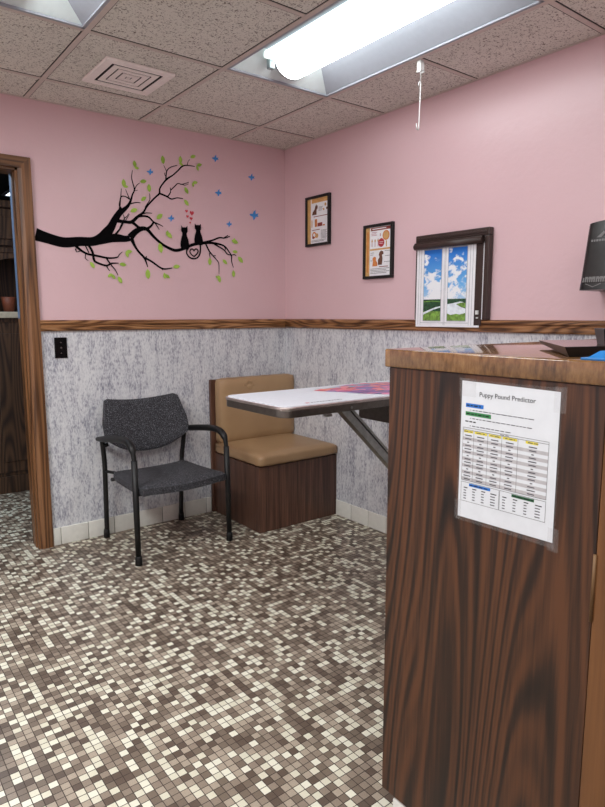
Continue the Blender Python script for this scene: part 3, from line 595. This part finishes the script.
mb = MB('white_plastic'); mb.box(-.04, -.03, -1.666, -1.65, 1.318, 1.338, None, .002); mb.box(-.038, -.03, -1.663, -1.654, 1.298, 1.305, None, .001); part(mb, 'switch', th)

# ------------------------------------------------------------------ chair
th = thing('armchair', 'charcoal fabric stacking chair with black metal frame and arms', 'chair', (-1.113, -.293, 0), (0, 0, math.radians(2.2)))
def rnd(pts, n=6): return catmull([tuple(p) for p in pts], n)
mb = MB('charcoal_fabric')
def seat_fn(u, v):
    # superellipse-like section: u across, v front-back, padded top
    sx = (u-.5)*2; w = (.266+(.236-.262)*v)*(1-.05*max(0, abs(2*v-1)-.8)/.2)
    x = sx*w; y = -.285+.44*v-.02*math.cos(sx*1.4)*(1-v)
    e = max(abs(sx)**6, abs(2*v-1)**6); z = .443-.004*math.cos(sx*1.5)-.012*(1-abs(sx)**2)*.5-.028*e-.012*v*(1-v)*2
    return (x, y, z)
mb.grid(seat_fn, 24, 20)
def seat_side(t):   # perimeter
    if t < .25: return seat_fn(t*4, 0)
    if t < .5: return seat_fn(1, (t-.25)*4)
    if t < .75: return seat_fn(1-(t-.5)*4, 1)
    return seat_fn(0, 1-(t-.75)*4)
mb.grid(lambda u, v: (lambda p: (p[0]*(1+.012*math.sin(v*PI)), p[1], p[2]-.036*v))(seat_side(u % 1 if u < 1 else 0)), 48, 3)
mb.prism([(-.25, -.28, .372), (.25, -.28, .372), (.22, .14, .372), (-.22, .14, .372)], (0, 0, .012)); part(mb, 'seat', th, False)
mb = MB('charcoal_fabric', 'black_frame')
def back_pt(u, v, off):
    # v 0 bottom .. 1 top ; widest a third of the way up
    hw = .232+(.268-.232)*min(1, (1-v)/.62) if v > .38 else .268
    s = 2*u-1
    zb = .512+.095*abs(s)**2.4; zt = .834-.02*(1-s*s)
    if v <= .38: hw = .268
    z = zb+(zt-zb)*v
    c = min(v, 1-v); hw -= .02*max(0, 1-c/.06)**2*(1 if v > .5 else .4)
    y = .17+.085*v+.03*s*s*-1+off
    return (s*hw, y, z)
mb.grid(lambda u, v: back_pt(u, v, -.018*(1-abs(2*u-1)**8)*(1-abs(2*v-1)**8)), 26, 20)
mb.grid(lambda u, v: back_pt(1-u, v, .022), 26, 20, 'black_frame')
def bper(t):
    t %= 1
    if t < .25: return (t*4, 0)
    if t < .5: return (1, (t-.25)*4)
    if t < .75: return (1-(t-.5)*4, 1)
    return (0, 1-(t-.75)*4)
mb.grid(lambda u, v: back_pt(*bper(u), .022*(1-v)), 104, 2); part(mb, 'backrest', th, False)
for s in (-1, 1):
    arm = rnd([(s*.276, .25, .603), (s*.279, .19, .612), (s*.279, .05, .634), (s*.279, -.1, .652), (s*.281, -.19, .648), (s*.283, -.238, .615), (s*.2835, -.253, .56)])
    mb = MB('black_frame'); mb.tube(arm, [.013+.007*min(1, max(0, (p[2]-.6)/.02)) for p in arm], None, 14, .95, (1, 0, 0)); part(mb, 'armrest', th, False)
    mb = MB('black_frame'); mb.tube([(s*.2835, -.253, .565), (s*.285, -.26, .3), (s*.286, -.265, .03)], [.0165, .016, .0145], None, 14); lg = part(mb, 'leg', th, False)
    mb = MB('black_rubber'); mb.tube([(s*.286, -.265, .0), (s*.286, -.265, .04), (s*.286, -.265, .052)], [.019, .018, .0155], None, 14); mb.build('rubber_foot', lg)
    mb = MB('black_frame'); mb.tube(rnd([(s*.268, .208, .606), (s*.258, .216, .5), (s*.252, .226, .4), (s*.248, .25, .03)]), .014, None, 14); lg = part(mb, 'leg', th, False)
    mb = MB('black_rubber'); mb.tube([(s*.25, .25, .0), (s*.25, .25, .04), (s*.25, .25, .052)], [.018, .017, .0145], None, 14); mb.build('rubber_foot', lg)
mb = MB('black_frame')
for s in (-1, 1):
    mb.tube([(s*.215, -.25, .378), (s*.2, .14, .380)], .010, None, 10); mb.tube([(s*.255, .222, .412), (s*.19, .14, .402)], .009, None, 10)
    mb.tube([(s*.268, .215, .56), (s*.235, .2, .575)], .012, None, 10)
mb.tube([(-.28, -.245, .38), (.28, -.245, .38)], .012, None, 10); mb.tube([(-.255, .13, .38), (.255, .13, .38)], .011, None, 10)
part(mb, 'seat_frame', th, False)

# ------------------------------------------------------------------ upholstered corner bench
th = thing('bench_seat', 'corner bench with tan vinyl cushions on a walnut laminate box', 'bench', (-.305, -.29, 0))
mb = MB('bench_walnut'); mb.box(-.614, -.002, -.567, -.0265, 0, .408, None, .0015); part(mb, 'base', th)
mb = MB('bench_walnut'); mb.box(-.632, -.002, -.026, -.003, .0, .897, None, .002); part(mb, 'back_panel', th)
def cushion(mb, x0, x1, y0, y1, z0, z1, r, puff, axis):
    b = bmesh.new(); bmesh.ops.create_cube(b, size=1); bmesh.ops.subdivide_edges(b, edges=b.edges[:], cuts=12, use_grid_fill=True)
    for v in b.verts:
        c = v.co*2; h = Vector(((x1-x0)/2, (y1-y0)/2, (z1-z0)/2)); p = Vector((c.x*h.x, c.y*h.y, c.z*h.z))
        q = Vector([max(-h[i]+r, min(h[i]-r, p[i])) for i in range(3)]); d = p-q
        if d.length > 1e-6: p = q+d.normalized()*r*min(1, d.length/r) if d.length > r else p
        o = [i for i in range(3) if i != axis]
        p[axis] += puff*(1-c[o[0]]**4)*(1-c[o[1]]**4)*(1 if c[axis] > 0 else -1 if c[axis] < 0 else 0)*abs(c[axis])
        p += Vector((0, 0, .0022*math.sin(c.x*19+c.y*7)*abs(c[o[1]])**8))
        v.co = p+Vector(((x0+x1)/2, (y0+y1)/2, (z0+z1)/2))
    for f in b.faces: f.smooth = True
    mb.add(b)
mb = MB('tan_vinyl'); cushion(mb, -.612, -.001, -.118, -.027, .474, .908, .03, .008, 1); bk = part(mb, 'back_cushion', th)
mb = MB('tan_vinyl'); cushion(mb, -.622, -.002, -.588, -.03, .410, .484, .026, .01, 2); part(mb, 'seat_cushion', th)
mb = MB('tan_vinyl')
def bump(x, z, rx, rz):
    b = bmesh.new(); bmesh.ops.create_uvsphere(b, u_segments=14, v_segments=8, radius=1)
    for v in b.verts: v.co = Vector((x+v.co.x*rx, -.1245+v.co.y*.004, z+v.co.z*rz))
    for f in b.faces: f.smooth = True
    mb.add(b)
bump(-.39, .845, .022, .018)
for dx, dz in ((-.034, .016), (-.014, .032), (.014, .032), (.034, .016)): bump(-.39+dx, .845+dz, .009, .012)
o = mb.build('paw_emboss', bk); o.matrix_parent_inverse = Matrix.Translation(-Vector(th.location))

# ------------------------------------------------------------------ fold-down exam table
TL, TWd = 1.212, .478
th = thing('exam_table', 'fold-down steel table with a white printed top, mounted on the wall', 'table', (0, -1.412, .9555), (0, 0, 0))
def rrect(x0, x1, y0, y1, r, z):
    pts = []
    for cx, cy, a0 in ((x0+r, y1-r, 90), (x0+r, y0+r, 180)):
        for k in range(9): a = math.radians(a0+k*90/8); pts.append((cx+r*math.cos(a), cy+r*math.sin(a), z))
    return pts+[(x1, y0, z), (x1, y1, z)]
h = TWd/2
mb = MB('tray_steel'); mb.prism(rrect(-TL, -.026, -h, h, .055, -.043), (0, 0, .031), None, .003); part(mb, 'tray', th, False)
mb = MB('rim_aluminium'); mb.prism(rrect(-TL-.003, -.026, -h-.003, h+.003, .057, -.0119), (0, 0, .0119), None, .003); part(mb, 'rim', th, False)
mb = MB('table_white', 'rainbow_print', 'ink_red', 'ink_grey')
mb.prism(rrect(-TL+.006, -.03, -h+.007, h-.007, .05, .0001), (0, 0, .003), 'table_white')
art = [(-.78, .12), (-.72, .15), (-.62, .16), (-.52, .2), (-.42, .215), (-.3, .2), (-.2, .15), (-.12, .06), (-.1, -.06), (-.16, -.17), (-.3, -.215), (-.5, -.22), (-.6, -.205), (-.64, -.15), (-.68, -.1), (-.7, -.02), (-.75, .05)]
mb.poly([(x, y, .0034) for x, y in art][::-1], 'rainbow_print')
mb.poly([(-.6, .09, .0037), (-.56, .11, .0037), (-.55, .08, .0037)], 'ink_grey'); 
mb.poly([(-1.07, -.200, .0035), (-1.05, -.200, .0035), (-1.05, -.182, .0035), (-1.07, -.182, .0035)], 'ink_red')
xx = -1.042
for w in (.012, .01, .014, .01, .012, .01, .015, .01, .012, .014, .01): mb.poly([(xx, -.197, .0035), (xx+w, -.197, .0035), (xx+w, -.185, .0035), (xx, -.185, .0035)], 'ink_grey'); xx += w+.004
part(mb, 'printed_top', th, False)
mb = MB('steel'); mb.box(-1.0, -.97, -h-.004, -h+.02, -.055, -.0431, None, .002); part(mb, 'latch', th, False)
mb = MB('steel'); mb.tube([(-.86, -h-.001, -.028), (-.86, -h-.004, -.028)], .006, None, 12); part(mb, 'bolt', th, False)
mb = MB('steel', 'dark_steel')
a, b = Vector((-.735, -.02, -.046)), Vector((-.03, -.02, -.715)); d = (b-a).normalized(); nrm = Vector((d.z, 0, -d.x))
def bar(off_n, off_y, wn, wy, m):
    p = [a+nrm*off_n+Vector((0, off_y, 0))+nrm*sn*wn+Vector((0, sy*wy, 0)) for sn, sy in ((-1, -1), (1, -1), (1, 1), (-1, 1))]
    mb.prism(p, b-a, m, .002)
bar(.013, 0, .019, .02, 'steel'); bar(-.02, .0, .007, .016, 'steel'); bar(-.0085, .004, .006, .01, 'dark_steel'); part(mb, 'strut', th, False)
mb = MB('dark_steel'); mb.box(-.40, -.375, -h+.03, h-.03, -.178, -.044, None, .003); part(mb, 'support_plate', th, False)
mb = MB('dark_steel'); mb.box(-.028, -.006, -h+.02, h-.02, -.09, -.012, None, .002); part(mb, 'wall_mount', th, False)

# ------------------------------------------------------------------ reception counter
FX, Y0, Y1 = -1.554, -2.546, -3.056
th = thing('reception_counter', 'walnut laminate counter with a butcher block top and taped notice', 'counter', (FX, -2.8, 0))
mb = MB('walnut_laminate'); mb.box(FX, FX+.02, Y1, Y0, .1, 1.1925, None, .001); part(mb, 'front_panel', th)
mb = MB('walnut_laminate'); mb.box(FX+.02, -.014, Y0-.02, Y0, .1, 1.1925, None, .001); mb.box(FX+.02, -.014, -3.14, Y0-.02, .1, .12); mb.box(FX+.02, -.014, -3.14, -3.12, .1, 1.1925); part(mb, 'carcass', th)
mb = MB('stile_oak'); mb.box(FX-.001, FX+.02, -3.14, Y1-.001, .1, 1.1925, None, .002); st = part(mb, 'end_stile', th)
mb = MB('brass'); mb.tube([(FX-.003, -3.0565, .77), (FX-.003, -3.0565, .895)], .0032, None, 12); o = mb.build('hinge', st); o.matrix_parent_inverse = Matrix.Translation(-Vector(th.location))
mb = MB('butcher_block'); mb.box(FX-.007, -.004, -3.16, Y0+.011, 1.193, 1.235, None, .004, 3); part(mb, 'countertop', th)
mb = MB('dark_void'); mb.box(FX+.03, -.014, -3.13, Y0-.04, 0, .1); part(mb, 'toe_kick', th)
mb = MB('ceramic_white')
for k in range(4): mb.box(FX+.004, FX+.03, -2.578-.155*(k+1)+.0012+.06*(k == 3), -2.578-.155*k-.0012, 0, .088, None, .005, 3)
part(mb, 'cove_tile', th)

# notice taped on the counter
th = thing('paper_notice', 'white sheet titled Puppy Pound Predictor taped to the walnut counter', 'notice', (FX-.001, -2.866, .889))
PW, PH, PY, PZ = .2175, .287, -2.7575, 1.177
mb = MB('paper_white'); lay = [0]
def Pp(u, v): return (FX-.0022-.0001*lay[0], PY-u*PW, PZ-v*PH+.006*(.5-u)*(1-2*v)*.6)
def Rr(u0, u1, v0, v1, m):
    mb.poly([Pp(u0, v0), Pp(u0, v1), Pp(u1, v1), Pp(u1, v0)], m)
Rr(0, 1, 0, 1, 'paper_white'); lay[0] = 1
def txt(s, u, v, size, m, align='CENTER', bold=0):
    b = text_bm(s, size, align, bold); p = Pp(u, v)
    M = Matrix(((0, 0, -1, p[0]), (-1, 0, 0, p[1]), (0, 1, 0, p[2]), (0, 0, 0, 1))); mb.add(b, m, M)
lay[0] = 2; txt('Puppy Pound Predictor', .487, .083, .0134, 'ink_black', bold=.0001)
def words(u0, u1, v, h, m='ink_grey'):
    u = u0
    while u < u1-.01:
        w = random.uniform(.02, .06); w = min(w, u1-u); lay[0] = 2; Rr(u, u+w, v-h/2, v+h/2, m); u += w+.011
lay[0] = 1; Rr(.05, .25, .157, .186, 'ink_blue'); Rr(.05, .335, .217, .246, 'ink_green')
words(.06, .24, .172, .009, 'ink_black'); words(.06, .32, .232, .009, 'ink_black')
words(.13, .77, .204, .006); words(.13, .77, .264, .006); words(.05, .17, .288, .009, 'ink_black'); words(.13, .55, .318, .006)
for v in (.204, .264, .318): lay[0] = 2; Rr(.105, .113, v-.003, v+.003, 'ink_black')
cols = [.03, .155, .31, .46, .625, .92]; r0, r1 = .35, .722; nr = 14
lay[0] = 1
for c in range(5): Rr(cols[c]+.01, cols[c+1]-(.01 if c < 4 else .08), .353, .371, 'ink_yellow') if c < 4 else Rr(.70, .82, .353, .371, 'ink_yellow')
rh = (r1-.378)/nr
for r in range(nr):
    if r % 2: lay[0] = 1; Rr(cols[0], cols[-1], .378+r*rh, .378+(r+1)*rh, 'cell_grey')
    for c in range(5):
        mu = (cols[c]+cols[c+1])/2; hw = .035 if r % 2 else (.012 if r % 4 else .04)
        lay[0] = 2; Rr(mu-hw, mu+hw, .378+(r+.5)*rh-.004, .378+(r+.5)*rh+.004, 'ink_grey')
for c in range(5): mu = (cols[c]+cols[c+1])/2; words(mu-.05, mu+.05, .362, .006, 'ink_grey')
def rule(u0, u1, v0, v1): lay[0] = 3; Rr(u0, u1, v0, v1, 'ink_black')
for v in (.335, .35, r1): rule(.03, .92, v-.0012, v+.0012)
for c in cols: rule(c-.0014, c+.0014, .335 if c in (.03, .92) else .35, r1)
words(.44, .53, .343, .005)
for u0, u1, hl, m in ((.03, .455, (.12, .36), 'ink_blue'), (.462, .92, (.585, .81), 'ink_dark_green')):
    lay[0] = 1; Rr(hl[0], hl[1], .739, .76, m); words(hl[0]+.01, hl[1]-.01, .75, .007, 'ink_black')
    for v in (.735, .876): rule(u0, u1, v-.0012, v+.0012)
    for u in (u0, u1): rule(u-.0014, u+.0014, .735, .876)
    for r in range(5):
        for c in range(4): q = u0+.02+c*(u1-u0-.02)/4; hw = (.045 if r == 0 else .03)+(.02 if c == 3 else 0); lay[0] = 2; Rr(q+.01, q+.01+hw, .772+r*.02, .779+r*.02, 'ink_black' if r == 0 else 'ink_grey')
part(mb, 'sheet', th)
def tp(y0, y1, z0, z1): mb = MB('clear_tape'); mb.box(FX-.0034, FX-.0028, y1, y0, z0, z1); part(mb, 'tape', th)
e = PY; f = PY-PW; g = PZ-PH
tp(e+.006, e-.035, PZ-.03, PZ+.007); tp(f+.012, f-.012, PZ-.04, PZ+.008); tp(e+.008, e-.008, g-.008, g+.035); tp(f+.01, f-.012, g-.014, g+.03)
mb = MB('clear_tape'); mb.box(FX-.0016, FX-.0006, f-.003, e+.005, g-.009, PZ+.005); part(mb, 'sleeve', th)

# ------------------------------------------------------------------ things on the counter
ZT = 1.2352
th = thing('desktop_device', 'low black desktop device with slanted sides and a stubby post on the counter', 'device', (-1.2, -2.83, ZT))
def frust(mb, lo, hi, z0, z1, m):
    n = len(lo); mb.poly([(x, y, z0) for x, y in lo][::-1], m); mb.poly([(x, y, z1) for x, y in hi], m)
    for i in range(n): mb.poly([(*lo[i], z0), (*lo[(i+1) % n], z0), (*hi[(i+1) % n], z1), (*hi[i], z1)], m)
mb = MB('glossy_black', 'black_plastic', 'brown_plastic')
LO = [(-1.507, -2.959, ZT), (-1.25, -3.05, ZT), (-1.0, -2.90, ZT), (-1.268, -2.757, ZT+.0115)]
HI = [(-1.526, -2.96, ZT+.0195), (-1.24, -3.063, ZT+.0195), (-.97, -2.91, ZT+.0195), (-1.271, -2.752, ZT+.0195)]
mb.poly(LO[::-1], 'black_plastic'); mb.poly(HI, 'glossy_black')
for i in range(4): mb.poly([LO[i], LO[(i+1) % 4], HI[(i+1) % 4], HI[i]], 'brown_plastic' if i == 3 else 'black_plastic')
part(mb, 'platform', th)
mb = MB('brown_plastic', 'black_plastic')
A = [(-1.418, -2.980), (-1.356, -3.003), (-1.296, -2.958), (-1.358, -2.935)]; B = [(-1.427, -2.980), (-1.356, -3.006), (-1.286, -2.954), (-1.361, -2.928)]
mb.poly([(x, y, ZT+.051) for x, y in B], 'black_plastic')
for i in range(4): mb.poly([(*A[i], ZT+.0196), (*A[(i+1) % 4], ZT+.0196), (*B[(i+1) % 4], ZT+.051), (*B[i], ZT+.051)], 'brown_plastic' if i == 3 else 'black_plastic')
part(mb, 'post', th)
mb = MB('blue_plastic'); mb.box(-1.555, -1.44, -3.14, -3.006, ZT, ZT+.004, None, .001); frust(mb, [(-1.55, -3.016), (-1.55, -3.14), (-1.445, -3.14), (-1.445, -3.016)], [(-1.54, -3.032), (-1.54, -3.14), (-1.455, -3.14), (-1.455, -3.032)], ZT+.004, ZT+.016, None)
tag(mb.build('document_tray', None, (-1.47, -3.07, ZT)), 'flat blue plastic tray at the near edge of the counter', 'tray')

# ------------------------------------------------------------------ paper towel dispenser on the right wall
th = thing('towel_dispenser', 'smoky black paper towel dispenser on the pink wall above the counter', 'dispenser', (0, -2.36, 1.40))
mb = MB('smoke_plastic', 'smoke_plastic_edge', 'black_plastic')
dyc, dz0, dz1 = -2.378, 1.412, 1.668
def disp(u, v):
    s = 2*u-1; w = .13+(.122-.13)*v; dpt = .205-.035*v-.006*abs(s)**2; r = .06
    y = dyc+(-s)*w; x = -dpt
    if abs(s) > .75: q = (abs(s)-.75)/.25; x = -dpt+r*(1-math.sqrt(max(0, 1-q*q)))
    z = dz0+(dz1-dz0)*v+(.012*(1-s*s) if v > .5 else 0)*v
    return (x, y, z)
mb.grid(disp, 40, 10, 'smoke_plastic')
for s, sg in ((0, 1), (1, -1)):
    mb.grid(lambda u, v: (lambda p: (p[0]*(1-u)+-.002*u, p[1], p[2]))(disp(s, v)), 4, 10, 'smoke_plastic_edge')
mb.grid(lambda u, v: (lambda p: (p[0]*(1-v)-.002*v, p[1], p[2]))(disp(u, 1)), 40, 2, 'smoke_plastic_edge', smooth=False)
mb.grid(lambda u, v: (lambda p: (p[0]*(1-v)-.002*v, p[1], p[2]+.0))(disp(u, 0)), 40, 2, 'black_plastic', smooth=False)
part(mb, 'cover', th)
mb = MB('black_plastic'); mb.grid(lambda u, v: (lambda p: (p[0]-.0015, p[1], p[2]))(disp(u, .1*v)), 40, 2); part(mb, 'lower_band', th)
mb = MB('label_grey')
def DP(y, z): v = (z-dz0)/(dz1-dz0); s = (dyc-y)/.125; return (-(.205-.035*v-.006*s*s)-.003, y, z)
def dpoly(pts): mb.poly([DP(y, z) for y, z in pts])
ly = dyc+.036
dpoly([(ly+.03, 1.614), (ly+.004, 1.638), (ly-.004, 1.630), (ly+.012, 1.614)]); dpoly([(ly-.002, 1.614), (ly-.014, 1.628), (ly-.034, 1.614)])
part(mb, 'logo', th); mb = MB('label_grey')
yy = ly+.05
for w in (.008, .006, .009, .007, .008, .006, .009, .007, .008): dpoly([(yy, 1.599), (yy, 1.607), (yy-w, 1.607), (yy-w, 1.599)]); yy -= w+.003
part(mb, 'lettering', th); mb = MB('label_grey')
yy = ly+.055
for w in (.012, .011, .013, .011, .012, .012, .011): dpoly([(yy, 1.454), (yy, 1.463), (yy-w, 1.463), (yy-w, 1.454)]); yy -= w+.003
yy = ly+.065
for w in (.006,)*13: dpoly([(yy, 1.442), (yy, 1.46), (yy-w, 1.46), (yy-w, 1.442)]); yy -= w+.003
for sg in (1, -1): dpoly([(ly+.02+sg*.03, 1.437), (ly+.02+sg*.033, 1.435), (ly+.02, 1.422), (ly+.02, 1.425)])
part(mb, 'lettering', th)
mb = MB('towel_paper'); mb.grid(lambda u, v: (-.12-.02*math.sin(v*2.5), dyc+.02-.2*u*.6, 1.424-.095*v), 4, 6); part(mb, 'paper_towel', th)

# ------------------------------------------------------------------ camera, world
cam = bpy.data.cameras.new('camera'); co = bpy.data.objects.new('camera', cam); C.objects.link(co)
yaw, pitch, roll = .657092103, .142009789, -.00131263
f = Vector((math.sin(yaw)*math.cos(pitch), math.cos(yaw)*math.cos(pitch), -math.sin(pitch))); r = Vector((math.cos(yaw), -math.sin(yaw), 0)); u = r.cross(f)
r2 = r*math.cos(roll)+u*math.sin(roll); u2 = -r*math.sin(roll)+u*math.cos(roll)
M = Matrix((( r2.x, u2.x, -f.x, -2.59078846), (r2.y, u2.y, -f.y, -3.55446681), (r2.z, u2.z, -f.z, 1.3111434), (0, 0, 0, 1)))
co.matrix_world = M
cam.sensor_fit = 'HORIZONTAL'; cam.sensor_width = 36; cam.lens = 611.061914*36/605; cam.clip_start = .02
bpy.context.scene.camera = co
w = bpy.data.worlds.new('world'); bpy.context.scene.world = w; w.use_nodes = True
w.node_tree.nodes['Background'].inputs[0].default_value = (.5, .5, .55, 1); w.node_tree.nodes['Background'].inputs[1].default_value = .1
vs_ = bpy.context.scene.view_settings; vs_.view_transform = 'Standard'; vs_.look = 'None'; vs_.exposure = .42; vs_.gamma = 1
